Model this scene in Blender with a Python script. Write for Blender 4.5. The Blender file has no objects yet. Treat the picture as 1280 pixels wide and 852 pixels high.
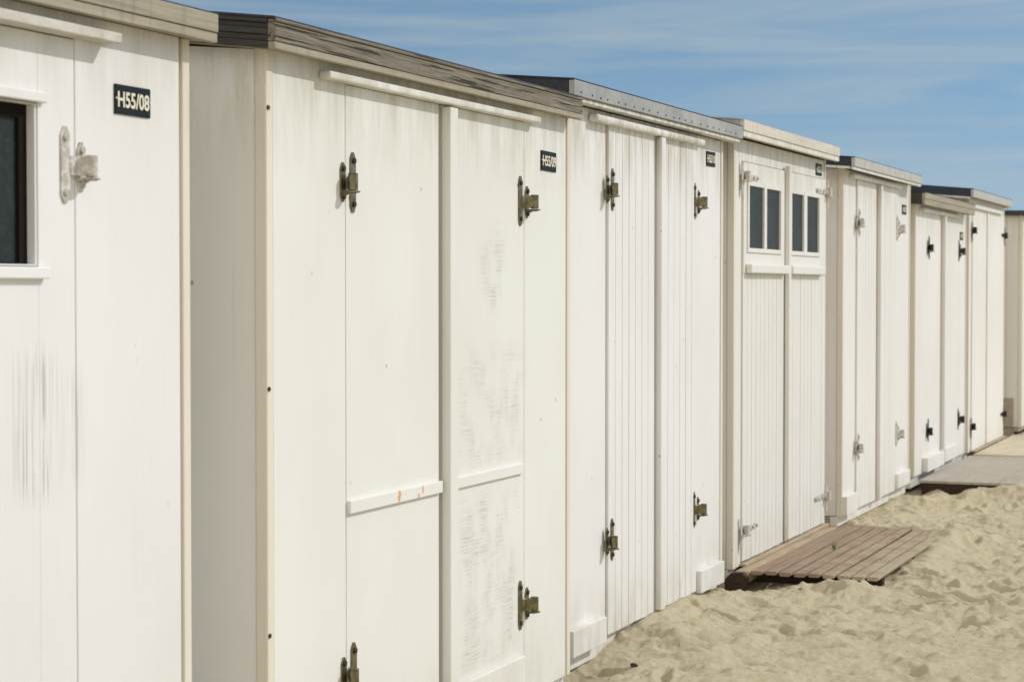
import bpy, bmesh, math, random
import numpy as np
from mathutils import Vector, Matrix
R = math.radians
random.seed(7)
scene = bpy.context.scene
col = scene.collection

# ------------------------------------------------------------------ camera
YAW, PITCH = 21.88, 1.519
cam_data = bpy.data.cameras.new('camera')
cam_data.lens = 70.0
cam_data.sensor_width = 36.0
cam_data.clip_start = 0.05
cam_data.clip_end = 3000
cam_data.dof.use_dof = True
cam_data.dof.focus_distance = 7.2
cam_data.dof.aperture_fstop = 6.3
cam = bpy.data.objects.new('camera', cam_data)
cam.location = (0, 0, 1.55)
cam.rotation_euler = (R(90 - PITCH), 0, R(YAW - 90))
col.objects.link(cam)
scene.camera = cam

# ------------------------------------------------------------------ light
SUN = Vector((0.72, -1.0, 0.92)).normalized()
ELEV = math.asin(SUN.z)
world = bpy.data.worlds.new('World')
scene.world = world
world.use_nodes = True
wn = world.node_tree
wn.nodes.clear()
sky = wn.nodes.new('ShaderNodeTexSky')
sky.sky_type = 'NISHITA'
sky.sun_disc = False
sky.sun_elevation = ELEV
sky.sun_rotation = math.atan2(SUN.x, SUN.y)
sky.air_density = 1.0
sky.dust_density = 0.2
sky.ozone_density = 3.0
tc = wn.nodes.new('ShaderNodeTexCoord')
mp = wn.nodes.new('ShaderNodeMapping')
mp.inputs['Rotation'].default_value = (R(3), R(-4), R(20))
mp.inputs['Scale'].default_value = (6, 4, 60)
cn = wn.nodes.new('ShaderNodeTexNoise')
cn.inputs['Scale'].default_value = 1.0
cn.inputs['Detail'].default_value = 6
cn.inputs['Roughness'].default_value = 0.62
cn.inputs['Distortion'].default_value = 0.6
cr = wn.nodes.new('ShaderNodeMapRange')
cr.inputs['From Min'].default_value = 0.40
cr.inputs['From Max'].default_value = 0.66
cr.inputs['To Min'].default_value = 0.10; cr.inputs['To Max'].default_value = 0.46
cm = wn.nodes.new('ShaderNodeMix'); cm.data_type = 'RGBA'
bg = wn.nodes.new('ShaderNodeBackground')
bg.inputs['Strength'].default_value = 0.15
wo = wn.nodes.new('ShaderNodeOutputWorld')
L = wn.links.new
L(tc.outputs['Generated'], mp.inputs['Vector'])
L(mp.outputs[0], cn.inputs['Vector'])
L(cn.outputs['Fac'], cr.inputs['Value'])
# made-up bright cloud overhead, added to fill the shaded side walls
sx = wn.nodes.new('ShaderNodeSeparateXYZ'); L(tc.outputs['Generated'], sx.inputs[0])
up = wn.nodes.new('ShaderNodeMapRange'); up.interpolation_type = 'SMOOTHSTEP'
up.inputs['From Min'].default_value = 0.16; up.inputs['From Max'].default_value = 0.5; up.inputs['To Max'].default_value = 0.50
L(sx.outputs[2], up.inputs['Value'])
fill_veil = wn.nodes.new('ShaderNodeMix'); fill_veil.data_type = 'RGBA'; fill_veil.inputs[7].default_value = (9.0, 8.75, 8.4, 1)
bk = wn.nodes.new('ShaderNodeMapRange'); bk.interpolation_type = 'SMOOTHSTEP'      # same added fill in the unseen sky behind the camera
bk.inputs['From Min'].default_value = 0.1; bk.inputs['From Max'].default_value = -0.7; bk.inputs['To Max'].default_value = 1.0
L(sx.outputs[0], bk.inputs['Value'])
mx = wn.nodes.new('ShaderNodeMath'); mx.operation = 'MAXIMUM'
L(up.outputs[0], mx.inputs[0]); L(bk.outputs[0], mx.inputs[1]); L(mx.outputs[0], fill_veil.inputs['Factor'])
L(cr.outputs[0], cm.inputs['Factor'])
sm = wn.nodes.new('ShaderNodeMapping'); sm.inputs['Location'].default_value = (0, 0, .20)
L(tc.outputs['Generated'], sm.inputs['Vector']); L(sm.outputs[0], sky.inputs['Vector'])
tint = wn.nodes.new('ShaderNodeMix'); tint.data_type = 'RGBA'; tint.blend_type = 'MULTIPLY'; tint.inputs['Factor'].default_value = 1
tint.inputs[7].default_value = (.86, 1.0, .95, 1)
L(sky.outputs[0], tint.inputs[6]); L(tint.outputs[2], cm.inputs[6])
cm.inputs[7].default_value = (4.0, 4.5, 4.6, 1)
wb = wn.nodes.new('ShaderNodeMix'); wb.data_type = 'RGBA'; wb.blend_type = 'MULTIPLY'; wb.inputs['Factor'].default_value = 1
wb.inputs[7].default_value = (1.0, .97, .93, 1)      # warm camera white balance
L(cm.outputs[2], fill_veil.inputs[6]); L(fill_veil.outputs[2], wb.inputs[6]); L(wb.outputs[2], bg.inputs['Color'])
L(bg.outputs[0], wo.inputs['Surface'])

sd = bpy.data.lights.new('sun', 'SUN')
sd.energy = 2.7
sd.angle = R(0.53)
sd.color = (1.0, 0.965, 0.925)
so = bpy.data.objects.new('sun', sd)
so.rotation_euler = SUN.to_track_quat('Z', 'Y').to_euler()
so.location = (5, -8, 10)
col.objects.link(so)

scene.view_settings.view_transform = 'Standard'
scene.view_settings.look = 'None'
scene.view_settings.exposure = -0.25
scene.view_settings.gamma = 1.0
scene.cycles.diffuse_bounces = 8
scene.cycles.max_bounces = 12

# ------------------------------------------------------------------ materials
class NT:
    """tiny node-tree writer"""
    def __init__(s, name):
        s.m = bpy.data.materials.new(name); s.m.use_nodes = True
        s.t = s.m.node_tree
        s.b = s.t.nodes['Principled BSDF']
        s.co = s.n('ShaderNodeTexCoord').outputs['Object']
    def n(s, typ, **kw):
        nd = s.t.nodes.new(typ)
        for k, v in kw.items(): setattr(nd, k, v)
        return nd
    def put(s, sock, v):
        if hasattr(v, 'is_output') or isinstance(v, bpy.types.NodeSocket): s.t.links.new(v, sock)
        else: sock.default_value = v
    def map(s, scale=(1, 1, 1), loc=(0, 0, 0), rot=(0, 0, 0)):
        m = s.n('ShaderNodeMapping'); s.put(m.inputs['Vector'], s.co)
        m.inputs['Scale'].default_value = scale; m.inputs['Location'].default_value = loc
        m.inputs['Rotation'].default_value = rot
        return m.outputs[0]
    def noise(s, vec, scale=1.0, detail=4, rough=0.55, dist=0.0):
        x = s.n('ShaderNodeTexNoise'); s.put(x.inputs['Vector'], vec)
        x.inputs['Scale'].default_value = scale; x.inputs['Detail'].default_value = detail
        x.inputs['Roughness'].default_value = rough; x.inputs['Distortion'].default_value = dist
        return x.outputs['Fac']
    def rng(s, v, a, b, c=0.0, d=1.0, smooth=False):
        x = s.n('ShaderNodeMapRange')
        if smooth: x.interpolation_type = 'SMOOTHSTEP'
        s.put(x.inputs['Value'], v)
        for nme, q in (('From Min', a), ('From Max', b), ('To Min', c), ('To Max', d)): x.inputs[nme].default_value = q
        return x.outputs[0]
    def math(s, op, a, b=0.0):
        x = s.n('ShaderNodeMath', operation=op); s.put(x.inputs[0], a); s.put(x.inputs[1], b)
        return x.outputs[0]
    def mix(s, f, a, b):
        x = s.n('ShaderNodeMix', data_type='RGBA'); s.put(x.inputs['Factor'], f)
        for i, q in ((6, a), (7, b)):
            if isinstance(q, tuple) and len(q) == 3: q = (*q, 1)
            s.put(x.inputs[i], q)
        return x.outputs[2]
    def xyz(s):
        x = s.n('ShaderNodeSeparateXYZ'); s.put(x.inputs[0], s.co); return x.outputs
    def bump(s, h, strength=0.3, dist=0.01):
        x = s.n('ShaderNodeBump'); x.inputs['Strength'].default_value = strength
        x.inputs['Distance'].default_value = dist; s.put(x.inputs['Height'], h)
        s.put(s.b.inputs['Normal'], x.outputs[0])
    def boxmask(s, u0, u1, z0, z1, e=0.05):
        o = s.xyz(); f = None
        for v, a, b in ((o[0], u0, u1), (o[2], z0, z1)):
            m = s.math('MULTIPLY', s.rng(v, a - e, a + e, smooth=True), s.rng(v, b - e, b + e, 1.0, 0.0, smooth=True))
            f = m if f is None else s.math('MULTIPLY', f, m)
        return f
    def out(s, colr, rough=0.5, metal=0.0, spec=None):
        s.put(s.b.inputs['Base Color'], colr if not isinstance(colr, tuple) else (*colr[:3], 1))
        s.put(s.b.inputs['Roughness'], rough); s.b.inputs['Metallic'].default_value = metal
        if spec is not None: s.b.inputs['Specular IOR Level'].default_value = spec
        return s.m

def paint(name, base=(0.70, 0.685, 0.635), ztop=2.2, dirt=0.5, scratches=(), streaks=(), rust=(), seed=0.0):
    q = NT(name)
    c = q.mix(q.rng(q.noise(q.map((1.4, 1.4, .9), (seed, 0, seed)), 1, 4), .35, .7), base, tuple(k * f for k, f in zip(base, (.93, .925, .90))))
    fib = q.noise(q.map((70, 70, 1.6), (seed, 0, 0)), 1, 5, .65)
    c = q.mix(q.rng(fib, .52, .78, 0, .09), c, (.50, .475, .41))
    # grime blotches running down from the eave, wood stains of their own shape
    z = q.xyz()[2]
    g = q.math('MULTIPLY', q.rng(z, ztop - .42, ztop, smooth=True), q.rng(q.noise(q.map((13, 13, 2.2), (seed, 3, 1)), 1, 5, .7), .40, .68))
    c = q.mix(q.math('MULTIPLY', g, dirt), c, (.40, .355, .235))
    lo = q.math('MULTIPLY', q.rng(z, .45, .0, smooth=True), q.rng(q.noise(q.map((7, 7, 3), (seed, 7, 1)), 1, 5, .7), .38, .7))
    c = q.mix(q.math('MULTIPLY', lo, dirt * .9), c, (.50, .45, .34))
    # drip streaks
    d = q.rng(q.noise(q.map((26, 26, .9), (seed * 2, 1, 5)), 1, 6, .75), .60, .78, 0, .16)
    c = q.mix(d, c, (.46, .43, .36))
    # flecks
    v = q.n('ShaderNodeTexVoronoi'); q.put(v.inputs['Vector'], q.map((8.5, 8.5, 6.5), (seed, seed, 0)))
    v.inputs['Scale'].default_value = 1; v.inputs['Randomness'].default_value = 1
    pn = q.rng(q.noise(q.map((1, 1, 1), (seed, 9, 2)), 5, 2), .45, .6)
    sp = q.math('MULTIPLY', q.rng(v.outputs['Distance'], .026, .055, .8, 0), pn)
    c = q.mix(sp, c, (.22, .18, .12))
    bsum = fib
    for (u0, u1, z0, z1, amt) in scratches:         # bare horizontal grain where the paint is rubbed off
        patch = q.rng(q.noise(q.map((9, 9, 5), (seed, 0, 2)), 1, 4, .6), .44, .60)
        sc = q.rng(q.noise(q.map((7, 7, 210), (3, 0, 0)), 1, 5, .72), .46, .66)
        f = q.math('MULTIPLY', q.math('MULTIPLY', patch, sc), q.boxmask(u0, u1, z0, z1))
        c = q.mix(q.math('MULTIPLY', f, amt * .85), c, (.33, .31, .27))
        c = q.mix(q.math('MULTIPLY', q.math('MULTIPLY', patch, q.boxmask(u0, u1, z0, z1, .09)), .10 * amt), c, (.42, .39, .33))
    for (u0, u1, z0, z1, amt) in streaks:           # long upright cracks
        sc = q.rng(q.noise(q.map((125, 125, 2.0), (1, 0, 0)), 1, 4, .6), .47, .62)
        patch = q.rng(q.noise(q.map((9, 9, 4), (2, 0, 0)), 1, 3), .36, .50)
        f = q.math('MULTIPLY', q.math('MULTIPLY', sc, patch), q.boxmask(u0, u1, z0, z1, .05))
        c = q.mix(q.math('MULTIPLY', f, amt), c, (.20, .19, .17))
    o = q.xyz()
    for (u, zz, ru, rz) in rust:
        du = q.math('DIVIDE', q.math('SUBTRACT', o[0], u), ru); dz = q.math('DIVIDE', q.math('SUBTRACT', o[2], zz), rz)
        dd = q.math('ADD', q.math('MULTIPLY', du, du), q.math('MULTIPLY', dz, dz))
        dd = q.math('ADD', dd, q.rng(q.noise(q.map((60, 60, 60)), 1, 3), .3, .7, -.5, .5))
        c = q.mix(q.rng(dd, 1.0, .2, 0, .85), c, (.66, .30, .07))
    q.bump(q.math('ADD', bsum, q.noise(q.map((14, 14, 14)), 1, 3)), .22, .0018)
    return q.out(c, q.rng(fib, .3, .7, .42, .60), spec=.35)

def wood(name, a, b, scale=(2.2, 60, 90), rough=.85, bump=.6, crack=.5, stain=None):
    q = NT(name)
    n1 = q.noise(q.map(scale), 1, 6, .7, .3)
    n2 = q.noise(q.map((3, 3, 3)), 1, 4, .6)
    c = q.mix(q.rng(n1, .32, .68), b, a)
    c = q.mix(q.rng(n2, .35, .7, 0, .45), c, tuple(x * .72 for x in a))
    cr_ = q.rng(q.noise(q.map((scale[0] * .6, scale[1] * .7, scale[2] * .7), (4, 4, 4)), 1, 3, .5), .60, .66, 0, crack)
    c = q.mix(cr_, c, (.045, .038, .03))
    if stain:
        c = q.mix(q.rng(q.noise(q.map((22, 22, 1.5), (2, 0, 0)), 1, 4, .7), .54, .74, 0, .45), c, stain)
    q.bump(q.math('SUBTRACT', n1, cr_), bump, .004)
    return q.out(c, rough, spec=.2)

def simple(name, a, b=None, rough=.5, metal=0.0, scale=12, bump=.15, spec=None):
    q = NT(name)
    n = q.noise(q.map((1, 1, 1)), scale, 5, .6)
    c = q.mix(q.rng(n, .35, .68), a, b or tuple(x * .75 for x in a))
    q.bump(n, bump, .002)
    return q.out(c, q.rng(n, .3, .7, rough - .07, min(1, rough + .1)), metal, spec)

def glass(name, tint=(.03, .04, .04)):
    q = NT(name)
    n = q.noise(q.map((1, 1, 1)), 55, 6, .75)
    n2 = q.noise(q.map((5, 5, 2.5)), 1, 5, .7)
    c = q.mix(q.rng(n, .45, .80, 0, .22), tint, (.13, .14, .13))
    c = q.mix(q.rng(n2, .5, .75, 0, .30), c, (.09, .10, .09))
    c = q.mix(q.rng(q.noise(q.map((1, 1, 1), (5, 5, 5)), 190, 2), .73, .78, 0, .4), c, (.3, .32, .32))
    return q.out(c, q.rng(n2, .3, .7, .3, .5), spec=.12)

WHITE = [paint('white_paint_hut_%d' % i, ztop=zt, dirt=dd, seed=i * 3.7, base=bb, **kw) for i, (zt, dd, bb, kw) in enumerate([
    (2.25, .40, (.795, .79, .785), dict(streaks=((1.60, 1.74, 1.08, 1.40, .62), (1.80, 1.835, 1.1, 1.35, .5)))),
    (2.22, .60, (.785, .785, .75), dict(scratches=((1.50, 1.72, 1.48, 1.76, .65), (1.33, 1.90, .95, 1.34, .6), (1.33, 1.84, .25, .84, .75)),
                                      rust=((.821, .903, .013, .024), (.998, .908, .009, .017), (.964, .890, .011, .010)))),
    (2.30, .95, (.795, .79, .785), {}),
    (2.33, .62, (.765, .755, .72), {}),
    (2.30, .55, (.79, .78, .755), {}),
    (2.20, .50, (.79, .775, .74), {}),
    (2.33, .45, (.80, .785, .745), {}),
    (2.27, .5, (.77, .75, .71), {})])]
CREAM = paint('cream_edge_paint', base=(.76, .72, .61), dirt=.5, seed=31)
BEAM = simple('weathered_beam_paint', (.42, .37, .29), (.33, .29, .22), .8, scale=18)
OLD_WOOD = wood('weathered_roof_wood', (.34, .305, .24), (.075, .067, .052), scale=(4.5, 110, 150), bump=1.2, crack=.95)
GREY_WOOD = wood('smooth_grey_wood', (.43, .395, .31), (.29, .265, .20), scale=(3, 30, 60), bump=.4, crack=.2, stain=(.13, .115, .09))
DARK_WOOD = wood('dark_verge_wood', (.085, .08, .075), (.04, .036, .035), scale=(60, 3, 90), bump=.7, crack=.5)
BITUMEN = simple('bitumen_felt', (.030, .036, .048), (.018, .022, .03), .75, scale=40)
NAVY = simple('navy_felt', (.024, .038, .066), (.018, .026, .045), .6, scale=20)
def metal_mat():
    q = NT('galvanised_metal')
    n = q.noise(q.map((7, 7, 7)), 1, 5, .6); n2 = q.noise(q.map((30, 30, 4)), 1, 4, .7)
    c = q.mix(q.rng(n, .35, .65), (.42, .42, .40), (.30, .305, .30))
    c = q.mix(q.rng(n2, .5, .75, 0, .45), c, (.42, .41, .37))
    q.bump(n, .1, .002)
    return q.out(c, .55, .25)
METAL = metal_mat()
PALE_METAL = simple('pale_coated_metal', (.50, .49, .45), (.40, .39, .36), .55, scale=9)
RAIL_WHITE = wood('grimy_white_rail', (.66, .64, .58), (.50, .48, .42), scale=(9, 20, 30), bump=.4, crack=.12, stain=(.27, .25, .20))
OLD_WHITE = wood('flaking_white_board', (.68, .65, .58), (.58, .53, .45), scale=(5, 20, 40), bump=.35, crack=.12, stain=(.40, .24, .15))
BRASS = simple('olive_zinc_steel', (.27, .24, .13), (.09, .075, .04), .36, .75, scale=35)
SCREW = simple('dark_screw_steel', (.09, .07, .05), (.05, .04, .03), .5, .8, scale=80)
def white_iron(rusty=.5, t=.62):
    q = NT('painted_iron')
    n = q.noise(q.map((1, 1, 1)), 42, 5, .65)
    c = q.mix(q.rng(n, t, t + .08, 0, rusty), q.mix(q.rng(n, .40, .52), (.66, .65, .61), (.46, .43, .37)), (.25, .13, .06))
    q.bump(n, .3, .002)
    return q.out(c, .5)
WIRON = white_iron(.75)
RUSTY = white_iron(.95, .53)
BLACK_IRON = simple('black_iron', (.018, .017, .016), (.035, .028, .022), .55, .3, scale=60)
PLATE = simple('enamel_plate_black', (.010, .014, .018), (.014, .018, .022), .5, scale=30, spec=.15)
LETTER = simple('cream_lettering', (.78, .74, .62), (.68, .64, .5), .6, scale=60)
GLASS = glass('dusty_glass', (.022, .030, .030))
GLASS2 = glass('dark_glass', (.020, .024, .022))
BLIND = simple('grey_slat_blind', (.034, .042, .040), (.028, .034, .032), .6)
RUBBER = simple('black_rebate', (.010, .009, .008), (.016, .012, .010), .9, spec=.1)
def deck_mat():
    m = wood('brown_deck_boards', (.37, .275, .195), (.22, .16, .115), scale=(2.5, 70, 60), rough=.85, bump=.5, crack=.3)
    t = m.node_tree; b = t.nodes['Principled BSDF']; lk = b.inputs['Base Color'].links[0]; src = lk.from_socket
    tcn = t.nodes.new('ShaderNodeTexCoord'); sp = t.nodes.new('ShaderNodeSeparateXYZ'); t.links.new(tcn.outputs['Object'], sp.inputs[0])
    e = t.nodes.new('ShaderNodeMapRange'); e.inputs[1].default_value = .55; e.inputs[2].default_value = -.05; e.inputs[3].default_value = .0; e.inputs[4].default_value = .30
    t.links.new(sp.outputs[1], e.inputs[0])
    n = t.nodes.new('ShaderNodeTexNoise'); n.inputs['Scale'].default_value = 7; n.inputs['Detail'].default_value = 8; n.inputs['Roughness'].default_value = .75; t.links.new(tcn.outputs['Object'], n.inputs['Vector'])
    ad = t.nodes.new('ShaderNodeMath'); ad.operation = 'ADD'; t.links.new(n.outputs[0], ad.inputs[0]); t.links.new(e.outputs[0], ad.inputs[1])
    r = t.nodes.new('ShaderNodeMapRange'); r.inputs[1].default_value = .56; r.inputs[2].default_value = .80; r.inputs[4].default_value = .6; t.links.new(ad.outputs[0], r.inputs[0])
    mx = t.nodes.new('ShaderNodeMix'); mx.data_type = 'RGBA'; t.links.new(r.outputs[0], mx.inputs[0]); t.links.new(src, mx.inputs[6]); mx.inputs[7].default_value = (.47, .41, .29, 1)   # sand blown over the boards
    t.links.new(mx.outputs[2], b.inputs['Base Color']); return m
DECK = deck_mat()
DECK_GREY = wood('grey_deck_boards', (.46, .42, .355), (.36, .33, .275), scale=(1.5, 25, 30), rough=.85, bump=.3, crack=.12)
PLY = wood('pale_plywood', (.64, .56, .425), (.52, .45, .33), scale=(2.0, 9, 9), rough=.8, bump=.2, crack=.05, stain=(.40, .32, .2))
SILLWOOD = wood('bare_sill_wood', (.50, .41, .29), (.34, .26, .17), scale=(4, 30, 30), crack=.2)
BEARER = wood('tarred_bearer', (.07, .045, .032), (.035, .024, .018), scale=(30, 30, 60), crack=.3)
STONE = simple('dark_stone', (.035, .03, .025), (.06, .05, .04), .9, scale=60, bump=.8)
GRASS = simple('grass_green', (.10, .16, .035), (.07, .11, .03), .7)

def sand_mat():
    q = NT('beach_sand')
    n1 = q.noise(q.map((1, 1, 1)), 1.7, 4, .6)
    n2 = q.noise(q.map((1, 1, 1)), 34, 5, .7)
    n3 = q.noise(q.map((1, 1, 1)), 190, 4, .85)
    c = q.mix(q.rng(n1, .35, .65), (.545, .475, .325), (.475, .41, .275))
    c = q.mix(q.rng(n2, .45, .75, 0, .30), c, (.37, .315, .20))
    c = q.mix(q.rng(n3, .30, .70, 0, .45), (.62, .55, .39), c)
    v = q.n('ShaderNodeTexVoronoi'); q.put(v.inputs['Vector'], q.map((1, 1, 1))); v.inputs['Scale'].default_value = 34
    c = q.mix(q.math('MULTIPLY', q.rng(v.outputs['Distance'], .07, .13, .85, 0), q.rng(n2, .50, .58)), c, (.11, .08, .05))
    v2 = q.n('ShaderNodeTexVoronoi'); q.put(v2.inputs['Vector'], q.map((1, 1, 1), (3, 1, 2))); v2.inputs['Scale'].default_value = 21
    c = q.mix(q.math('MULTIPLY', q.rng(v2.outputs['Distance'], .04, .07, .8, 0), q.rng(n1, .48, .55)), c, (.78, .74, .65))
    h = q.math('ADD', q.math('MULTIPLY', n2, 1.2), q.math('MULTIPLY', n3, .55))
    q.bump(h, .8, .016)
    return q.out(c, .95, spec=.1)
SAND = sand_mat()

# ------------------------------------------------------------------ mesh helpers
class MB:
    def __init__(s): s.v = []; s.f = []; s.mi = []
    def poly8(s, p, m=0):
        k = len(s.v); s.v += p
        for f in ((0, 3, 2, 1), (4, 5, 6, 7), (0, 1, 5, 4), (1, 2, 6, 5), (2, 3, 7, 6), (3, 0, 4, 7)):
            s.f.append(tuple(k + i for i in f)); s.mi.append(m)
    def box(s, x0, x1, y0, y1, z0, z1, m=0, sh=0.0):
        """sh: how much z rises per metre of y (sheared box, for sloping roof parts)"""
        if x0 > x1: x0, x1 = x1, x0
        s.poly8([(x0, y0, z0 + sh * y0), (x1, y0, z0 + sh * y0), (x1, y1, z0 + sh * y1), (x0, y1, z0 + sh * y1),
                 (x0, y0, z1 + sh * y0), (x1, y0, z1 + sh * y0), (x1, y1, z1 + sh * y1), (x0, y1, z1 + sh * y1)], m)
    def prism(s, pts, a, b, axis='y', m=0):
        """extrude a 2D outline; axis y: pts are (x,z); z: (x,y); x: (y,z)"""
        k = len(s.v); n = len(pts)
        def P(p, t):
            return (p[0], t, p[1]) if axis == 'y' else ((p[0], p[1], t) if axis == 'z' else (t, p[0], p[1]))
        s.v += [P(p, a) for p in pts] + [P(p, b) for p in pts]
        s.f.append(tuple(range(k, k + n))); s.mi.append(m)
        s.f.append(tuple(reversed(range(k + n, k + 2 * n)))); s.mi.append(m)
        for i in range(n):
            j = (i + 1) % n
            s.f.append((k + i, k + n + i, k + n + j, k + j)); s.mi.append(m)
    def ring(s, x0, x1, z0, z1, t, y0, y1, tb=.003):
        o = [(x0, z0), (x1, z0), (x1, z1), (x0, z1)]; n = [(x0 + t, z0 + tb), (x1 - t, z0 + tb), (x1 - t, z1 - t), (x0 + t, z1 - t)]
        k = len(s.v); s.v += [(p[0], y, p[1]) for y in (y0, y1) for p in o + n]
        for i in range(4):
            j = (i + 1) % 4
            s.f += [(k + i, k + j, k + 4 + j, k + 4 + i), (k + 8 + i, k + 12 + i, k + 12 + j, k + 8 + j), (k + i, k + 8 + i, k + 8 + j, k + j), (k + 4 + i, k + 4 + j, k + 12 + j, k + 12 + i)]
            s.mi += [0] * 4
    def cyl(s, x, y, z0, z1, r, n=20, m=0):
        s.prism([(x + r * math.cos(2 * math.pi * i / n), y + r * math.sin(2 * math.pi * i / n)) for i in range(n)], z0, z1, 'z', m)
    def disc_y(s, x, z, y0, y1, r, n=12, m=0):
        s.prism([(x + r * math.cos(2 * math.pi * i / n), z + r * math.sin(2 * math.pi * i / n)) for i in range(n)], y0, y1, 'y', m)
    def build(s, name, mats, parent=None, bevel=0.0, segs=2, smooth=False):
        me = bpy.data.meshes.new(name)
        me.from_pydata(s.v, [], s.f)
        bm = bmesh.new(); bm.from_mesh(me); bmesh.ops.recalc_face_normals(bm, faces=bm.faces); bm.to_mesh(me); bm.free()
        for m in (mats if isinstance(mats, (list, tuple)) else [mats]): me.materials.append(m)
        if isinstance(mats, (list, tuple)):
            for p, i in zip(me.polygons, s.mi): p.material_index = i
        if smooth:
            for p in me.polygons: p.use_smooth = True
        o = bpy.data.objects.new(name, me); col.objects.link(o)
        if parent: o.parent = parent
        if name in ('hinge', 'hinge_bracket', 'screw', 'nail', 'rivet'): me.shade_smooth(); me.set_sharp_from_angle(angle=R(35))
        if bevel:
            b = o.modifiers.new('bevel', 'BEVEL'); b.width = bevel; b.segments = segs; b.limit_method = 'ANGLE'; b.angle_limit = R(40)
            b.harden_normals = False
        return o

def tag(o, label=None, cat=None, group=None, kind=None):
    for k, v in (('label', label), ('category', cat), ('group', group), ('kind', kind)):
        if v: o[k] = v
    return o
def empty(name, loc, rz=0):
    o = bpy.data.objects.new(name, None); o.location = loc; o.rotation_euler = (0, 0, rz); o.empty_display_size = .2
    col.objects.link(o); return o

# ------------------------------------------------------------------ sand (one sheet out to the horizon)
def vnoise(x, y, seed):
    xi = np.floor(x).astype(np.int64); yi = np.floor(y).astype(np.int64); xf = x - xi; yf = y - yi
    def h(a, b):
        n = (a * 374761393 + b * 668265263 + seed * 974711) & 0x7fffffff
        n = ((n ^ (n >> 13)) * 1274126177) & 0x7fffffff
        return ((n ^ (n >> 16)) & 0xffff) / 65535.0
    u = xf * xf * (3 - 2 * xf); v = yf * yf * (3 - 2 * yf)
    return (h(xi, yi) * (1 - u) + h(xi + 1, yi) * u) * (1 - v) + (h(xi, yi + 1) * (1 - u) + h(xi + 1, yi + 1) * u) * v - .5
def sstep(x, a, b):
    t = np.clip((x - a) / (b - a), 0, 1); return t * t * (3 - 2 * t)

def sand_height(X, Y):
    PITS = []
    near = sstep(X, -6, 0) * (1 - sstep(X, 40, 60)) * sstep(Y, -12, -4)
    h = np.full_like(X, .035)
    h += .030 * vnoise(X / 1.1, Y / .8, 3)
    wx = X + .12 * vnoise(X / .35, Y / .3, 21); wy = Y + .10 * vnoise(X / .33, Y / .28, 22)
    amp, fx, fy = .036, .26, .16
    for o in range(6):
        n = vnoise(wx / fx, wy / fy, 40 + o)
        h += amp * (n if o % 2 == 0 else (np.abs(n) * 2 - .45) * .7)
        amp *= .60; fx *= .52; fy *= .55
    rough = sstep(vnoise(X / .4, Y / .28, 31), -.12, .25)
    h += (.3 + 1.1 * rough) * (.0050 * vnoise(X / .034, Y / .030, 13) + .0035 * vnoise(X / .017, Y / .016, 14))
    # trodden hollows with a soft rim
    rs = np.random.RandomState(4)
    sub = (X > 6.0) & (X < 22) & (Y > -.2) & (Y < 3.1)
    Xs, Ys, hs = X[sub], Y[sub], h[sub]
    for i in range(900):
        cx, cy = rs.uniform(6.2, 21), rs.uniform(-.1, 2.7)
        rx, ry = rs.uniform(.030, .13), rs.uniform(.022, .070)
        th = rs.uniform(0, math.pi); dep = rx * rs.uniform(.18, .36)
        m = (np.abs(Xs - cx) < .5) & (np.abs(Ys - cy) < .5)
        dx, dy = Xs[m] - cx, Ys[m] - cy
        u_ = (dx * math.cos(th) + dy * math.sin(th)) / rx; v_ = (-dx * math.sin(th) + dy * math.cos(th)) / ry
        q = u_ * u_ + v_ * v_
        hs[m] += -dep * np.exp(-q * 1.1) + dep * .45 * np.exp(-(np.sqrt(q) - 1.5) ** 2 * 5)
    for i in range(2600):                                   # finger-tip pits and crumbs
        cx, cy = rs.uniform(6.6, 16), rs.uniform(.3, 2.7); r0 = rs.uniform(.007, .020); a0_ = rs.choice([-1, -1, 1]) * rs.uniform(.003, .009)
        PITS.append((cx, cy, r0, a0_))
    h[sub] = hs
    if X.ndim == 2 and X.shape[0] > 3:
        xa, ya = X[0], Y[:, 0]
        for cx, cy, r0, a0_ in PITS:
            i0, i1 = np.searchsorted(xa, (cx - .06, cx + .06)); j0, j1 = np.searchsorted(ya, (cy - .05, cy + .05))
            q = ((X[j0:j1, i0:i1] - cx) / (r0 * 1.4)) ** 2 + ((Y[j0:j1, i0:i1] - cy) / r0) ** 2
            h[j0:j1, i0:i1] += a0_ * np.exp(-q)
    # drifts and scoops round the huts and decks
    def blob(cx, cy, rx, ry, amp): return amp * np.exp(-((X - cx) / rx) ** 2 - ((Y - cy) / ry) ** 2)
    h += blob(7.45, 2.72, .38, .16, -.085)                  # scoop under the plinth
    h += blob(8.60, 2.76, .52, .22, .050) + blob(9.15, 2.72, .28, .20, .030)
    h += blob(9.90, 2.72, .22, .22, -.055)
    h += blob(11.45, 1.93, .85, .13, .088) + blob(12.0, 2.15, .30, .30, .065)
    h += blob(9.80, 2.12, .17, .36, .052)
    h += blob(13.4, 2.55, .9, .25, .020) + blob(12.35, 2.66, .18, .12, -.035)
    h += blob(14.45, 2.12, .22, .30, .085) + blob(14.5, 1.65, .25, .35, .085)
    h += blob(14.68, 2.72, .14, .14, -.05)
    h += .05 * sstep(X, 19.3, 20.5)
    # below the raised decks the sand stays lower
    h = np.where((X > 9.9) & (X < 11.95) & (Y > 2.08) & (Y < 2.76), np.minimum(h, .072), h)
    h = np.where((X > 14.86) & (X < 19.9) & (Y < 2.76), np.minimum(h, .085), h)
    # inside and behind the row
    h = np.where(Y > 2.80, np.minimum(h, .03), h)
    return h * near + .02 * (1 - near)

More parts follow.
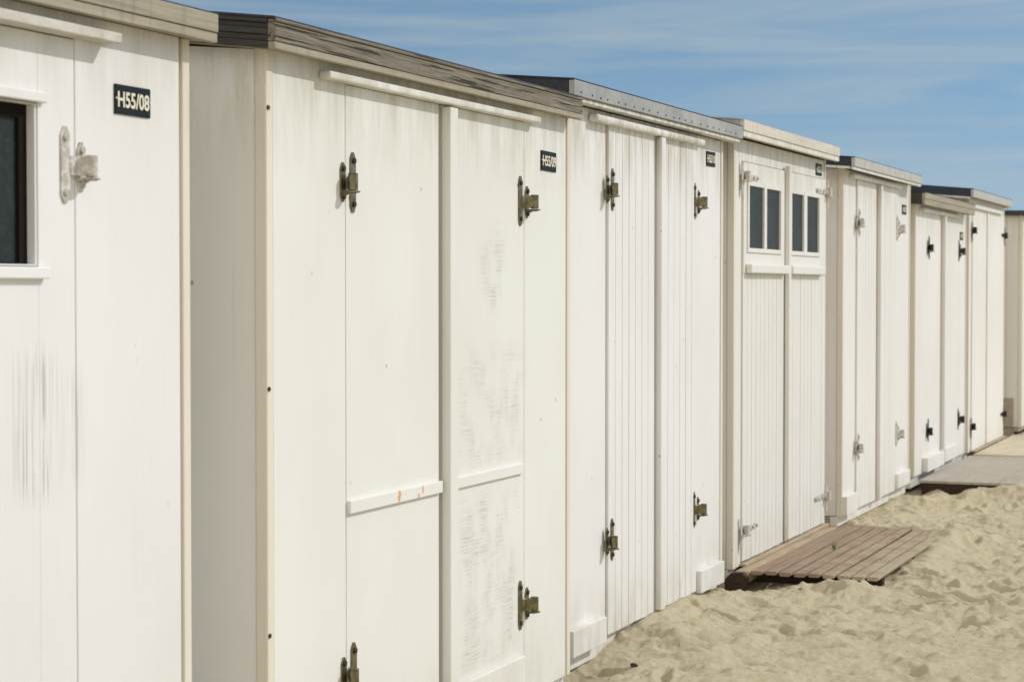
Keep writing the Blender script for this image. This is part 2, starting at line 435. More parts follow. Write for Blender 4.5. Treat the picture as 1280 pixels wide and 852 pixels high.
def grow(a, b, s0, k):
    out = [a]; st = s0; sgn = 1 if b > a else -1
    while (b - out[-1]) * sgn > 0: out.append(out[-1] + sgn * st); st *= k
    return out[1:]
xs = list(np.arange(6.3, 13.0, .009)) + list(np.arange(13.0, 18.0, .014)) + list(np.arange(18.0, 21.5, .03))
xs = sorted(grow(6.3, -900, .05, 1.22)) + xs + grow(xs[-1], 1600, .06, 1.22)
ys = list(np.arange(.3, 2.86, .009))
ys = sorted(grow(.3, -1200, .02, 1.2)) + ys + grow(ys[-1], 1200, .03, 1.25)
XX, YY = np.meshgrid(np.array(xs), np.array(ys))
ZZ = sand_height(XX, YY)
ny, nx = XX.shape
co = np.stack([XX, YY, ZZ], -1).reshape(-1, 3).astype(np.float32)
idx = np.arange(ny * nx).reshape(ny, nx)
quads = np.stack([idx[:-1, :-1], idx[:-1, 1:], idx[1:, 1:], idx[1:, :-1]], -1).reshape(-1, 4).astype(np.int32)
me = bpy.data.meshes.new('sand')
me.vertices.add(len(co)); me.vertices.foreach_set('co', co.ravel())
me.loops.add(quads.size); me.loops.foreach_set('vertex_index', quads.ravel())
me.polygons.add(len(quads)); me.polygons.foreach_set('loop_start', np.arange(0, quads.size, 4, dtype=np.int32))
me.update(calc_edges=True); me.validate()
me.polygons.foreach_set('use_smooth', np.ones(len(quads), dtype=bool))
me.materials.append(SAND)
sand = bpy.data.objects.new('sand', me); col.objects.link(sand); tag(sand, kind='structure')
XA, YA = np.array(xs), np.array(ys)
def ground(x, y): return float(ZZ[min(ny - 1, int(np.searchsorted(YA, y))), min(nx - 1, int(np.searchsorted(XA, x)))])

# ------------------------------------------------------------------ hinges
def hexplate(mb, uc, w, z0, z1, y0, y1, m=0):
    h = w / 2
    mb.prism([(uc - h, z0 + h * 1.1), (uc - h * .35, z0), (uc + h * .35, z0), (uc + h, z0 + h * 1.1), (uc + h, z1 - h * 1.1), (uc + h * .35, z1), (uc - h * .35, z1), (uc - h, z1 - h * 1.1)], y0, y1, 'y', m)
_mesh_cache = {}
def upright_hinge(parent, u, v, z, side, mat, bracket_mat=None, screws=True):
    """side +1: strap on the +u side of the joint. Origin sits on the joint, knuckle at mid height"""
    s = side; key = ('up', s, mat.name, screws)
    if key not in _mesh_cache:
        a = MB()
        hexplate(a, s * .042, .035, -.089, .089, -.005, 0)
        r = .0145; ku, kv = -s * .019, -.034
        a.cyl(ku, kv, -.026, .024, r, 24)
        # curled arm from strap to knuckle
        pts = [(s * .028, -.003), (s * .026, -.0075), (s * .010, -.011), (s * .002, -.018), (-s * .002, -.034), (-s * .006, -.036), (-s * .005, -.020), (s * .004, -.009), (s * .014, -.0035)]
        a.prism(pts, -.024, .021, 'z')
        b = MB()
        hexplate(b, -s * .0235, .032, -.060, .056, -.0045, 0)
        b.cyl(ku, kv, -.033, -.028, .021, 24)
        b.box(ku - .015, ku + .015, -.040, -.004, -.0355, -.0295)
        b.prism([(-.004, -.036), (-.022, -.036), (-.010, -.042), (-.004, -.050)], -s * .0235 - .008, -s * .0235 + .008, 'x')
        _mesh_cache[key] = (a, b)
    ha, hb = _mesh_cache[key]
    if isinstance(ha, MB):
        o1 = ha.build('hinge', mat, None, .0012, 1); o2 = hb.build('hinge_bracket', RUSTY if mat is WIRON else mat, o1, .001, 1)
        scr = []
        if screws:
            for (su, sz, y) in ((s * .044, .064, -.005), (s * .044, -.064, -.005), (-s * .0235, .038, -.0045), (-s * .0235, -.044, -.0045)):
                m = MB(); m.disc_y(0, 0, -.0055, 0, .0085, 12); m.box(-.007, .007, -.006, -.0054, -.0012, .0012)
                q = m.build('screw', SCREW if mat is not WIRON else WIRON, o1, .0012, 1); q.location = (su, y, sz); scr.append(q)
        _mesh_cache[key] = (o1, [o2] + scr)
        o1.parent = parent; o1.location = (u, v, z); return o1
    o1 = ha.copy(); col.objects.link(o1); o1.parent = parent; o1.location = (u, v, z)
    for ch in hb:
        c = ch.copy(); col.objects.link(c); c.parent = o1
    return o1

def strap_hinge(parent, u, v, z, side, mat, length=.17, key=None):
    """flat strap lying across the door, upright frame plate; side +1: strap runs to +u"""
    s = side; k = ('st', s, mat.name, length)
    if k not in _mesh_cache:
        a = MB()
        L_ = length
        a.prism([(s * .012, -.017), (s * L_, -.014), (s * (L_ + .012), 0), (s * L_, .014), (s * .012, .017)], -.005, 0, 'y')
        a.cyl(0, -.020, -.020, .026, .017, 20)
        a.box(min(0, s * .03), max(0, s * .03), -.018, -.004, -.016, .016)
        for t in (.35, .68, .96): a.disc_y(s * L_ * t, 0, -.013, -.005, .009, 10)
        b = MB()
        hexplate(b, -s * .035, .026, -.105, .075, -.005, 0)
        b.cyl(0, -.020, -.030, -.020, .021, 20)
        b.box(min(0, -s * .04), max(0, -s * .04), -.022, -.004, -.032, -.020)
        o1 = a.build('hinge', mat, None, .001, 1); o2 = b.build('hinge_bracket', mat, o1, .001, 1)
        _mesh_cache[k] = (o1, o2); o1.parent = parent; o1.location = (u, v, z); return o1
    q1, q2 = _mesh_cache[k]
    o1 = q1.copy(); col.objects.link(o1); o1.parent = parent; o1.location = (u, v, z)
    c = q2.copy(); col.objects.link(c); c.parent = o1
    return o1

# ------------------------------------------------------------------ number plates
def number_plate(parent, u, v, z, text, w=.156, h=.073, tilt=0.0):
    mb = MB(); mb.box(-w / 2, w / 2, -.005, 0, -h / 2, h / 2)
    p = mb.build('number_plate', PLATE, parent, .0012, 1); p.location = (u, v, z); p.rotation_euler = (0, tilt, 0)
    cu = bpy.data.curves.new('lettering', 'FONT'); cu.body = text; cu.size = 1; cu.offset = .022; cu.extrude = 0.004; cu.resolution_u = 6
    to = bpy.data.objects.new('lettering_source', cu); col.objects.link(to)
    dg = bpy.context.evaluated_depsgraph_get()
    m = bpy.data.meshes.new_from_object(to.evaluated_get(dg))
    bpy.data.objects.remove(to)
    c = np.empty(len(m.vertices) * 3, dtype=np.float32); m.vertices.foreach_get('co', c); c = c.reshape(-1, 3)
    lo, hi = c.min(0), c.max(0)
    tw, th = w * .885, h * .54
    out = np.stack([(c[:, 0] - lo[0]) / (hi[0] - lo[0]) * tw - tw / 2, -.0062 - (c[:, 2] - lo[2]) * .1, (c[:, 1] - lo[1]) / (hi[1] - lo[1]) * th - th / 2], -1)
    m.vertices.foreach_set('co', out.astype(np.float32).ravel()); m.update(); m.name = 'lettering'
    m.materials.clear(); m.materials.append(LETTER)
    t = bpy.data.objects.new('lettering', m); col.objects.link(t); t.parent = p
    for su in (-1, 1):
        q = MB(); q.disc_y(su * (w / 2 - .004), .002, -.0075, -.005, .0026, 8); q.build('screw', LETTER, p)
    return p

# ------------------------------------------------------------------ beach huts
DEPTH = 2.05
def leaf(u0, u1, z0, z1, vf, boards=0.0, th=.03, cut=None):
    """door leaf; boards: board width of the grooved cladding; cut: (z) grooves only below z"""
    mb = MB()
    if not boards:
        mb.box(u0, u1, vf, vf + th, z0, z1)
    else:
        zt = cut or z1
        mb.box(u0, u1, vf + .009, vf + th, z0, zt)
        n = max(2, round((u1 - u0) / boards)); w = (u1 - u0) / n
        for i in range(n):
            a = u0 + i * w + (.003 if i else 0); b = u0 + (i + 1) * w - (.003 if i < n - 1 else 0)
            mb.box(a, b, vf + random.uniform(-.0008, .0008), vf + .009, z0 + random.uniform(0, .003), zt)
    return mb

def hut(a0, a1, d, label, mat, gap, gapr, ztop, zdoor0, zdoor1, vdoor=0.0, boards=0.0, corner=.034, side_boards=0.0, plinth=(0.0, .08), plinth_mat=None, doors=True, mid=None, cut=None, slope=.085, plinth_in=.025):
    """a0,a1: ends along the row, d: front plane; all inner measures are along the row in world metres"""
    root = empty('beach_hut', (a0, d, 0))
    tag(root, label, 'beach hut', 'white wooden beach huts standing in a row')
    W = a1 - a0; g = .0035
    gl, gr = gap - a0, gapr - a0
    w = MB()
    zb = plinth[1] + .004
    # front panels, corner strips with a groove beside them
    w.box(corner + g, gl - g, 0, .028, zb, ztop)
    w.box(gr + g, W - corner - .012, 0, .028, zb, ztop)
    w.box(gl - g, gr + g, .0, .028, zdoor1 + g, ztop)
    w.box(corner - .02, gl, .028, .034, zb, ztop); w.box(gr, W - corner - .014, .0285, .034, zb, ztop)
    # side and back walls
    for s in (0, 1):
        x0, x1 = (.004, .028) if s == 0 else (W - .028, W - .004)
        w.poly8([(x0, .036, zb), (x1, .036, zb), (x1, DEPTH, zb), (x0, DEPTH, zb), (x0, .036, ztop), (x1, .036, ztop), (x1, DEPTH, ztop + slope * DEPTH), (x0, DEPTH, ztop + slope * DEPTH)])
        if side_boards and s == 0:
            n = int((DEPTH - .08) / side_boards)
            for i in range(n):
                v0 = .075 + i * side_boards
                w.box(-.002, .004, v0 + .003, v0 + side_boards - .003, zb, ztop - .005)
    w.box(.03, W - .03, DEPTH - .028, DEPTH - .002, zb, ztop + slope * DEPTH)
    w.build('wall', mat, root, .0015, 1)
    cs = MB(); cs.box(-.002, corner, -.003, .0345, zb - .002, ztop + .01); cs.build('corner_post', CREAM if corner < .05 else mat, root, .004, 2)
    cs = MB(); cs.box(W - corner, W + .002, -.003, .030, zb - .002, ztop + .01); cs.build('corner_post', CREAM, root, .004, 2)
    pm = plinth_mat or mat
    p = MB(); p.box(.0, W, plinth_in, plinth_in + .05, plinth[0], plinth[1]); p.build('plinth', pm, root, .002, 1)
    p = MB(); p.box(.012, .06, plinth_in + .051, DEPTH - .02, plinth[0] - .05, plinth[1]); p.box(W - .06, W - .012, plinth_in + .051, DEPTH - .02, plinth[0] - .05, plinth[1])
    p.box(.03, W - .03, .12, DEPTH - .1, plinth[1] - .03, plinth[1] - .005)
    p.build('floor_frame', BEAM, root)
    D = []
    if doors:
        m_ = mid - a0
        for (x0, x1) in ((gl, m_ - .016), (m_ + .004, gr)):
            dd = leaf(x0 + .001, x1 - .001, zdoor0, zdoor1, vdoor, boards, cut=cut).build('door', mat, root, .0012, 1); D.append(dd)
    return root, W, D

def bar(root, name, a0, x0, x1, p0, p1, z0, z1, mat, bevel=.003):
    m = MB(); m.box(x0 - a0, x1 - a0, -p1, -p0, z0, z1)
    return m.build(name, mat, root, bevel, 2)

def roof(root, a0, x0, x1, p, z0, z1, slope, fascia, verge_mat, top_mat, verge_z0=None, soffit=None, depth=DEPTH + .1, verge_split=None):
    """fascia: list of (z0,z1,material,extra_p). Roof underside z0 at the front, climbing to the back"""
    s = slope; u0, u1 = x0 - a0, x1 - a0
    f0 = -p
    r = MB(); r.box(u0 + .024, u1 - .024, f0 + .026, depth, z0 + s * p + .006, z1 + s * p - .004, 0, s)
    ro = r.build('roof', BEAM, root)
    k = MB(); k.box(u0 - .004, u1 + .004, f0 + .0, depth + .01, z1 + s * p + .000, z1 + s * p + .006, 0, s); k.build('roof_felt', top_mat, ro)
    for i, (fz0, fz1, fm, ep) in enumerate(fascia):
        m = MB(); m.box(u0, u1, f0 - ep, f0 + .022, fz0, fz1); m.build('fascia', fm, ro, .0018, 1)
    vz0 = verge_z0 if verge_z0 is not None else z0
    for e in (0, 1):
        m = MB(); x = (u0, u0 + .022) if e == 0 else (u1 - .022, u1)
        if verge_split and e == 0:
            zs = [vz0] + verge_split + [z1]
            for j in range(len(zs) - 1):
                dx = (.0, .006, .002, .008)[j % 4]
                m.box(x[0] + dx, x[1], f0 + .0235, depth, zs[j] + s * p + .0008, zs[j + 1] + s * p - .0008, 0, s)
        else:
            m.box(x[0], x[1], f0 + .0235, depth, vz0 + s * p, z1 + s * p - .001, 0, s)
        m.build('verge_board', verge_mat, ro)
    for (x0_, x1_) in ((u0 + .0225, max(u0 + .03, .003)), (u1 - .075, u1 - .0225)):
        m = MB(); m.box(x0_, x1_, f0 + .024, depth - .03, vz0 + s * p - .001, vz0 + s * p + .005, 0, s); m.build('soffit_board', BEAM, ro)
    if soffit:
        for e in (0, 1):
            m = MB(); x = (u0 + .002, u0 + .03) if e == 0 else (u1 - .03, u1 - .002)
            m.box(x[0], x[1], f0 + .03, depth - .02, vz0 + s * p - .016, vz0 + s * p - .001, 0, s); m.build('verge_batten', soffit, ro)
    return ro

def window(root, mat, u0, u1, z0, z1, v0, panes, glass_mat, frame=.022, recess=.035, blinds=False, name='window'):
    """frame standing in a cut opening; panes: list of (u0,u1,z0,z1)"""
    f = MB()
    us = [u0] + [q for p in panes for q in (p[0], p[1])] + [u1]
    for i in range(0, len(us), 2): f.box(us[i], us[i + 1], v0, v0 + recess + .01, z0, z1)
    for p in panes:
        f.box(p[0], p[1], v0 + .001, v0 + recess + .01, z0, p[2]); f.box(p[0], p[1], v0 + .001, v0 + recess + .01, p[3], z1)
    o = f.build(name, mat, root, .002, 1)
    for p in panes:
        g = MB(); g.box(p[0] - .002, p[1] + .002, v0 + recess, v0 + recess + .004, p[2] - .002, p[3] + .002)
        g.build('pane', glass_mat, o)
        if blinds:
            b = MB(); n = int((p[3] - p[2]) / .0175)
            for i in range(n):
                zz = p[2] + (i + .5) * (p[3] - p[2]) / n
                b.box(p[0], p[1], v0 + recess - .0016, v0 + recess - .0002, zz - .0025, zz + .0025)
            b.build('blind', BLIND, o)
    return o

def door_with_hole(mat, root, u0, u1, z0, z1, vf, hole, th=.035, boards=0.0, cut=None):
    h0, h1, hz0, hz1 = hole
    m = MB()
    m.box(u0, h0, vf, vf + th, (cut or z0), z1); m.box(h1, u1, vf, vf + th, (cut or z0), z1)
    m.box(h0, h1, vf, vf + th, hz1, z1); m.box(h0, h1, vf, vf + th, (cut or z0), hz0)
    m.box(u0 + .02, u1 - .02, vf + .06, vf + .066, hz0 - .05, hz1 + .05)
    if cut:
        b = leaf(u0, u1, z0, cut - .001, vf + .003, boards, th - .005)
        k = len(m.v); m.v += b.v; m.f += [tuple(i + k for i in f) for f in b.f]; m.mi += b.mi
    return m.build('door', mat, root, .001, 1)

GB = None
# ---------------- hut A: nearest, cut by the left edge
def S1(x): return x * .9607
def Z1(z): return 1.55 + (z - 1.55) * .9607
a0 = 2.12; W1 = WHITE[0]
r, W, _ = hut(a0, S1(4.645), 2.69, 'nearest beach hut, cut by the left edge, dark window in its door, plate H55/08', W1, 2.64, S1(4.113), 2.19, .07, Z1(2.153), doors=False, plinth=(.0, .06))
g1, g2 = S1(4.113), 2.64
dl = leaf(g2 + .001 - a0, 3.293 - a0, .07, Z1(2.153), 0).build('door', W1, r, .0012, 1)
dr = door_with_hole(W1, r, 3.297 - a0, g1 - .001 - a0, .07, Z1(2.153), 0, (S1(3.606) - a0, S1(3.963) - a0, Z1(1.600), Z1(1.988)))
wd = window(r, W1, S1(3.608) - a0, S1(3.961) - a0, Z1(1.602), Z1(1.986), .003, [(S1(3.616) - a0, S1(3.954) - a0, Z1(1.606), Z1(1.983))], GLASS, recess=.030)
mm = MB(); mm.ring(S1(3.617) - a0, S1(3.953) - a0, Z1(1.6065), Z1(1.9825), .030, .024, .0325); mm.build('seal', RUBBER, wd)
bar(r, 'window_head', a0, S1(3.585), S1(3.984), .0, .014, Z1(1.988), Z1(2.013), W1)
bar(r, 'window_sill', a0, S1(3.585), S1(3.985), .0, .018, Z1(1.572), Z1(1.600), W1)
bar(r, 'centre_strip', a0, 3.26, 3.33, .0, .03, .09, Z1(2.140), W1)
bar(r, 'drip_rail', a0, 2.50, S1(4.245) - .008, .0, .056, Z1(2.155), Z1(2.180), RAIL_WHITE)
upright_hinge(r, g1 - a0, 0, Z1(1.848), -1, WIRON); upright_hinge(r, g1 - a0, 0, .40, -1, WIRON)
upright_hinge(r, g2 - a0, 0, Z1(1.848), 1, WIRON); upright_hinge(r, g2 - a0, 0, .40, 1, WIRON)
number_plate(r, S1(4.367) - a0, 0, Z1(2.026), 'H55/08', .1576, .072)
roof(r, a0, 2.06, S1(4.687), .063, Z1(2.207), Z1(2.281), .10, [(Z1(2.2345), Z1(2.281) + .002, GREY_WOOD, .003), (Z1(2.207), Z1(2.2325), GREY_WOOD, 0)], DARK_WOOD, BITUMEN)

# ---------------- hut B: second
a0 = 4.780; W2 = WHITE[1]
r, W, D = hut(a0, 7.168, 2.64, 'second beach hut from the left, rubbed flat doors with rust spots, plate H55/09', W2, 5.261, 6.690, 2.20, .07, 2.147, mid=5.952, plinth=(.0, .063))
bar(r, 'centre_strip', a0, 5.953, 6.018, .0, .034, .09, 2.139, W2)
bar(r, 'drip_rail', a0, 5.088, 6.762, .0, .04, 2.147, 2.170, W2, .006)
def sub_bar(door, a0, x0, x1, p0, p1, z0, z1, mat): return bar(door, 'door_batten', a0, x0, x1, p0, p1, z0, z1, mat, .002)
sub_bar(D[0], a0, 5.263, 5.935, .0, .014, .884, .922, W2); sub_bar(D[1], a0, 6.035, 6.662, .0, .012, .884, .920, W2)
for (x0, x1) in ((5.27, 5.93), (6.035, 6.650)): bar(r, 'kickboard', a0, x0, x1, .0, .022, .075, .228, W2, .004)
for (u, s) in ((5.261, 1), (6.690, -1)):
    upright_hinge(r, u - a0, 0, 1.862, s, BRASS); upright_hinge(r, u - a0, 0, .408, s, BRASS)
number_plate(r, 6.931 - a0, 0, 2.020, 'H55/09', .154, .073, R(.6))
for zz in (2.04, 1.275, .6):
    q = MB(); q.disc_y(.006, zz, -.0065, -.0031, .0065, 10); q.build('nail', SCREW, r)
roof(r, a0, 4.723, 7.142, .06, 2.19, 2.271, .115, [(2.262, 2.271, OLD_WOOD, .006), (2.2105, 2.2605, OLD_WOOD, .002), (2.190, 2.2095, GREY_WOOD, 0.0)], DARK_WOOD, BITUMEN, verge_split=[2.209, 2.226, 2.243, 2.258])

# ---------------- hut C: third, grooved doors, galvanised roof edge
a0 = 7.395; W3 = WHITE[2]
r, W, D = hut(a0, 9.686, 2.75, 'beach hut with grooved doors under a riveted grey metal roof edge, plate H55/10', W3, 7.905, 9.204, 2.285, .090, 2.232, vdoor=-.012, boards=.096, mid=8.548, plinth=(.002, .078))
bar(r, 'centre_strip', a0, 8.551, 8.614, .0125, .040, .098, 2.225, W3)
bar(r, 'drip_rail', a0, 7.676, 9.237, .0, .045, 2.230, 2.262, W3, .012)
bar(r, 'kickboard', a0, 7.42, 7.822, .0, .035, .076, .183, W3, .003); bar(r, 'kickboard', a0, 9.207, 9.615, .0, .035, .081, .188, W3, .003)
for (u, s) in ((7.905, 1), (9.204, -1)):
    upright_hinge(r, u - a0, -.012 if s > 0 else -.008, 1.964, s, BRASS); upright_hinge(r, u - a0, -.012 if s > 0 else -.008, .489, s, BRASS)
number_plate(r, 9.461 - a0, 0, 2.183, 'H55/10', .150, .072, R(-.5))
ro = roof(r, a0, 7.310, 9.785, .075, 2.302, 2.362, .085, [(2.302, 2.362, METAL, .002)], BITUMEN, BITUMEN, soffit=W3)
m = MB(); m.box(7.32 - a0, 9.775 - a0, -.066, -.02, 2.284, 2.3005); m.build('roof_lath', W3, ro, .002, 1)
for i in range(22):
    q = MB(); q.disc_y(7.40 + i * .108 + random.uniform(-.025, .025) - a0, 2.318 + random.uniform(-.002, .002), -.0795, -.077, .0042, 8); q.build('rivet', SCREW, ro)

# ---------------- hut D: fourth, windows
a0 = 9.892; W4 = WHITE[3]
r, W, _ = hut(a0, 11.958, 2.75, 'beach hut with small paned windows in its doors, beside the brown slatted deck', W4, 10.044, 11.926, 2.32, .122, 2.206, doors=False, plinth=(.0, .10), corner=.034)
W_ = [(10.046, 10.918, [(10.134, 10.440), (10.490, 10.795)]), (10.941, 11.924, [(11.050, 11.338), (11.414, 11.722)])]
for k, (x0, x1, pn) in enumerate(W_):
    h0, h1 = pn[0][0] - .03, pn[1][1] + .03
    door_with_hole(W4, r, x0 - a0, x1 - a0, .124, 2.204, -.012, (h0 - a0, h1 - a0, 1.735, 2.110), boards=.086, cut=1.625)
    window(r, W4, h0 + .001 - a0, h1 - .001 - a0, 1.736, 2.109, -.020, [(p[0] - a0, p[1] - a0, 1.760, 2.085) for p in pn], GLASS2, recess=.013, blinds=True)
    bar(r, 'weather_rail', a0, (10.085, 10.985)[k], (10.895, 11.79)[k], .0125, .045, 1.628, 1.676, W4, .006)
bar(r, 'centre_strip', a0, 10.915, 10.965, .0125, .038, .14, 2.232, W4)
for (u, s) in ((10.046, 1), (11.926, -1)):
    strap_hinge(r, u - a0, -.012, 2.130, s, WIRON, .26); strap_hinge(r, u - a0, -.012, .292, s, WIRON, .26)
number_plate(r, 11.771 - a0, 0, 2.258, 'H55/11', .150, .070)
ro = roof(r, a0, 9.805, 12.0, .075, 2.318, 2.400, .09, [(2.3475, 2.402, OLD_WHITE, .004), (2.318, 2.3455, W4, 0)], METAL, METAL, verge_z0=2.335)
bar(r, 'door_sill', a0, 10.02, 11.95, -.012, .035, .104, .119, SILLWOOD, .003)

# ---------------- hut E: fifth
a0 = 12.401; W5 = WHITE[4]
r, W, D = hut(a0, 14.657, 2.74, 'fifth beach hut from the left, grooved doors above a long white plinth, plate H55/12', W5, 12.790, 14.142, 2.30, .118, 2.248, vdoor=-.012, boards=.090, mid=13.400, plinth=(.045, .108), side_boards=.058)
bar(r, 'centre_strip', a0, 13.403, 13.462, .0125, .042, .125, 2.240, W5)
bar(r, 'drip_rail', a0, 12.57, 14.125, .0, .045, 2.250, 2.276, W5, .006)
bar(r, 'kickboard', a0, 12.405, 12.718, .0, .035, .118, .236, W5); bar(r, 'kickboard', a0, 14.085, 14.530, .0, .035, .131, .234, W5)
for (u, s) in ((12.790, 1), (14.142, -1)):
    upright_hinge(r, u - a0, -.012, 1.975, s, WIRON); upright_hinge(r, u - a0, -.012, .520, s, WIRON)
number_plate(r, 14.417 - a0, 0, 2.116, 'H55/12', .150, .068)
ro = roof(r, a0, 12.284, 14.571, .10, 2.305, 2.360, .085, [(2.305, 2.362, PALE_METAL, .002), (2.286, 2.3035, W5, -.006)], BITUMEN, BITUMEN, soffit=W5)

# ---------------- hut F: sixth
a0 = 14.864; W6 = WHITE[5]
r, W, D = hut(a0, 17.207, 2.74, 'sixth hut from the left, lowest weathered wood roof edge, flat doors, black hinges', W6, 15.378, 16.875, 2.19, .150, 2.125, mid=15.98, plinth=(.055, .138))
bar(r, 'centre_strip', a0, 15.985, 16.045, .0, .035, .27, 2.12, W6)
bar(r, 'drip_rail', a0, 15.05, 16.75, .0, .04, 2.125, 2.150, W6)
bar(r, 'kickboard', a0, 15.20, 15.93, .0, .045, .153, .259, W6); bar(r, 'kickboard', a0, 16.10, 16.73, .0, .022, .153, .259, W6)
for (u, s) in ((15.395, 1), (16.875, -1)):
    upright_hinge(r, u - a0, 0, 1.862, s, BLACK_IRON, screws=False); upright_hinge(r, u - a0, 0, .456, s, BLACK_IRON, screws=False)
number_plate(r, 16.955 - a0, 0, 1.987, 'H55/13', .150, .066)
roof(r, a0, 14.762, 17.115, .09, 2.165, 2.252, .09, [(2.165, 2.2065, GREY_WOOD, .0), (2.208, 2.252, GREY_WOOD, .003)], DARK_WOOD, BITUMEN)

# ---------------- hut G: seventh
a0 = 17.356; W7 = WHITE[6]
r, W, D = hut(a0, 19.465, 2.74, 'seventh hut from the left, flat doors with black strap hinges, before pale boards', W7, 17.508, 19.385, 2.33, .140, 2.238, mid=18.32, vdoor=-.010, plinth=(.04, .125))
bar(r, 'centre_strip', a0, 18.30, 18.35, .0105, .022, .15, 2.23, W7)
bar(r, 'drip_rail', a0, 17.46, 19.15, .0, .035, 2.240, 2.272, W7)
for (u, s) in ((17.508, 1), (19.385, -1)):
    strap_hinge(r, u - a0, -.010, 2.052, s, BLACK_IRON, .15); strap_hinge(r, u - a0, -.010, .352, s, BLACK_IRON, .15)
number_plate(r, 19.083 - a0, 0, 2.170, 'H55/14', .120, .064)
roof(r, a0, 17.084, 19.187 + .25, .08, 2.319, 2.385, .09, [(2.319, 2.385, PALE_METAL, .002)], NAVY, BITUMEN, soffit=W7)
bar(r, 'door_sill', a0, 17.50, 19.42, -.012, .05, .128, .139, SILLWOOD, .003)

# ---------------- hut H: eighth, at the right edge
a0 = 19.862; W8 = WHITE[7]
r, W, D = hut(a0, 22.15, 2.62, 'farthest beach hut, planked side with grey lower panel, cut by the right edge', W8, 20.35, 21.65, 2.25, .20, 2.19, mid=21.0, plinth=(.15, .19), side_boards=.075, plinth_mat=BEAM)
m = MB(); m.box(-.020, -.004, .075, 1.2, .20, .475); m.build('side_panel', BEAM, r, .002, 1)
bar(r, 'centre_strip', a0, 20.97, 21.03, .0, .03, .22, 2.18, W8)
bar(r, 'drip_rail', a0, 20.2, 21.8, .0, .04, 2.195, 2.22, W8)
for (u, s) in ((20.35, 1), (21.65, -1)):
    upright_hinge(r, u - a0, 0, 1.86, s, BLACK_IRON, screws=False); upright_hinge(r, u - a0, 0, .46, s, BLACK_IRON, screws=False)
roof(r, a0, 19.80, 22.2, .06, 2.252, 2.295, .03, [(2.252, 2.295, OLD_WOOD, .0)], DARK_WOOD, BITUMEN)

# ------------------------------------------------------------------ decks
def deck(x0, x1, y0, y1, z, n, th, mat, label, bearers, bm_mat, wob=.004, chamfer=.006, skirt=False, gapw=.011, xjit=.006):
    root = empty('wooden_deck', (x0, y0, 0)); tag(root, label, 'deck', 'timber decks laid in front of the huts')
    m = MB(); w = (y1 - y0) / n
    for i in range(n):
        a = i * w + gapw / 2; b = (i + 1) * w - gapw / 2; zo = random.uniform(-wob, wob) * .5
        e0 = random.uniform(-xjit, xjit); e1 = random.uniform(-xjit, xjit) * 2
        c = chamfer
        pts = [(a + c, z - th + zo), (b - c, z - th + zo), (b, z - th + c + zo), (b, z - c * .5 + zo), (b - c * .5, z + zo), (a + c * .5, z + zo), (a, z - c * .5 + zo), (a, z - th + c + zo)]
        k = len(m.v)
        m.prism(pts, e0, x1 - x0 + e1, 'x')
        zr = random.uniform(-wob, wob)
        m.v[k:] = [(x, y, zz + zr * (x / (x1 - x0))) for (x, y, zz) in m.v[k:]]
    m.build('deck_boards', mat, root)
    for bx in bearers:
        q = MB(); q.box(bx - x0 - .03, bx - x0 + .03, .02, y1 - y0 + .0, z - th - .062, z - th - .006); q.build('bearer', bm_mat, root, .003, 1)
    if skirt:
        q = MB(); q.box(.01, .035, .02, y1 - y0 - .02, z - th - .09, z - th - .006); q.build('skirt_board', bm_mat, root)
    return root
d4 = deck(9.865, 11.98, 1.985, 2.655, .108, 9, .019, DECK, 'low brown slatted deck in front of the hut with windows, half buried in sand', (10.06, 10.9, 11.85), BEARER, gapw=.016)
q = MB(); q.box(0, 2.05, .675, .745, .045, .103); q.build('hut_side_beam', SILLWOOD, d4, .004, 2)
q = MB(); q.prism([(.672, .015), (.79, -.02), (.79, .06), (.76, .095), (.70, .098), (.672, .075)], -.035, .002, 'x'); q.build('end_block', BEARER, d4)
deck(14.83, 17.22, .95, 2.70, .123, 9, .018, DECK_GREY, 'grey boarded deck raised above the sand before the sixth hut', (14.95, 16, 17.1), BEARER, skirt=True, gapw=.004, wob=.001, chamfer=.002, xjit=.002)
deck(17.26, 19.75, .95, 2.68, .128, 5, .012, PLY, 'pale bare plywood boards laid before the seventh hut', (17.4, 18.5, 19.6), BEARER, gapw=.003, wob=.001, chamfer=.001, xjit=.01)

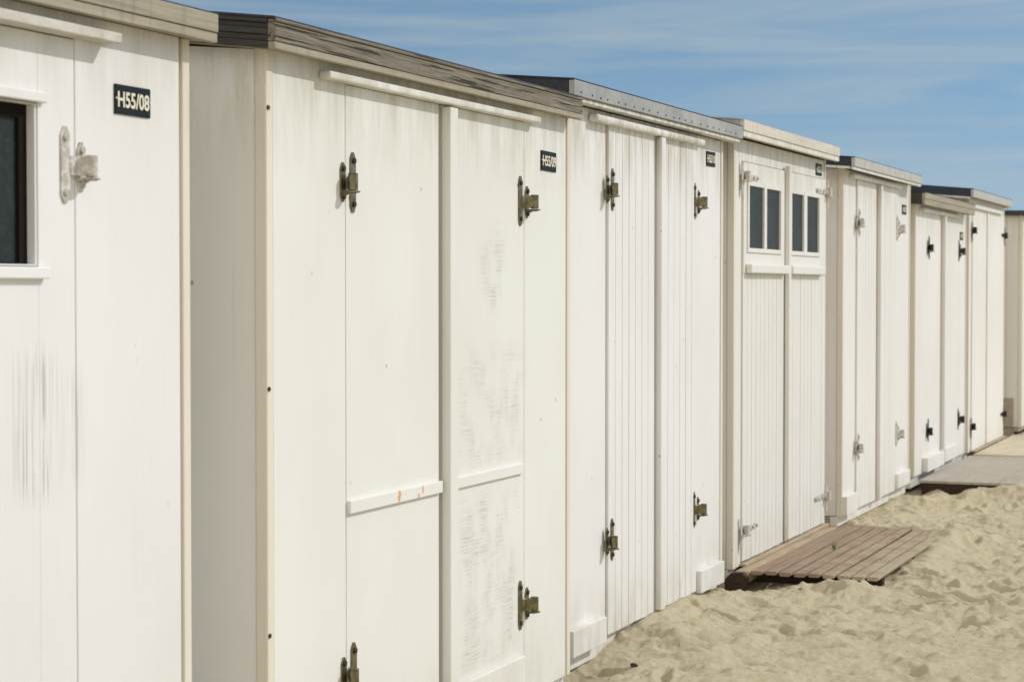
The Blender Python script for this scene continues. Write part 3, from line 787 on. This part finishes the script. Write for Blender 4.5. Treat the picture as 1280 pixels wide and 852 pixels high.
# ------------------------------------------------------------------ small things on the sand
def rock(name, x, y, size, seed, label, mat=STONE, cat='stone', group=None, flat=.5, z=None):
    rs = random.Random(seed)
    bm = bmesh.new(); bmesh.ops.create_icosphere(bm, subdivisions=2, radius=1)
    for v in bm.verts:
        k = 1 + rs.uniform(-.28, .28); v.co = Vector((v.co.x * size * k * 1.3, v.co.y * size * k, v.co.z * size * flat * k))
    me = bpy.data.meshes.new(name); bm.to_mesh(me); bm.free(); me.materials.append(mat)
    o = bpy.data.objects.new(name, me); o.location = (x, y, (ground(x, y) if z is None else z) + size * flat * .45); o.rotation_euler = (0, 0, rs.uniform(0, 6))
    col.objects.link(o); tag(o, label, cat, group); return o
G = 'dark stones scattered on the sand'
rock('stone', 7.67, 2.545, .016, 1, 'black stone on the sand close to the third hut, nearest the camera', group=G, flat=.7)
rock('stone', 9.70, 2.35, .015, 2, 'brown clod on the sand below the near edge of the slatted deck', BEARER, group=G)
rock('stone', 7.96, 1.877, .009, 5, 'small dark pebble near the lower edge of the open sand', group=G)
# bits of shell and tideline scraps: nobody could count them
mb = MB(); rs = random.Random(11)
for i in range(520):
    x, y = rs.uniform(6.9, 15), rs.uniform(.6, 2.66)
    if 9.8 < x < 12.05 and y > 1.97: continue
    if rs.random() < .45: y = 2.66 - abs(rs.gauss(0, .22))
    z = ground(x, y); s = rs.uniform(.0015, .0045) * (1.6 if rs.random() < .08 else 1)
    k = len(mb.v); a = rs.uniform(0, 3.1); c, sn = math.cos(a) * s, math.sin(a) * s * 1
    mb.v += [(x + c * 1.5, y + sn, z), (x - sn, y + c, z), (x - c * 1.2, y - sn, z), (x + sn, y - c, z), (x, y, z + s * .9)]
    for f in ((0, 1, 4), (1, 2, 4), (2, 3, 4), (3, 0, 4)): mb.f.append(tuple(k + j for j in f)); mb.mi.append(0 if rs.random() < .75 else 1)
sc = mb.build('beach_scraps', [STONE, LETTER]); tag(sc, 'dark grit and white shell bits strewn over the sand', 'shell grit', kind='stuff')
# grass tuft on the deck
mb = MB(); rs = random.Random(3)
for i in range(16):
    a = rs.uniform(0, 6.28); ln = rs.uniform(.02, .045); w = .0022; lean = rs.uniform(.2, .9)
    bx, by = rs.uniform(-.012, .012), rs.uniform(-.008, .008); dx, dy = math.cos(a) * ln * lean, math.sin(a) * ln * lean
    px, py = -math.sin(a) * w, math.cos(a) * w; k = len(mb.v)
    mb.v += [(bx - px, by - py, 0), (bx + px, by + py, 0), (bx + px * .7 + dx * .45, by + py * .7 + dy * .45, ln * .65), (bx - px * .7 + dx * .45, by - py * .7 + dy * .45, ln * .65), (bx + dx, by + dy, ln)]
    mb.f += [(k, k + 1, k + 2, k + 3), (k + 3, k + 2, k + 4)]; mb.mi += [0, 0]
gt = mb.build('grass_tuft', GRASS); gt.location = (10.86, 2.44, .106); tag(gt, 'tiny green grass tuft growing between the brown deck boards', 'grass')
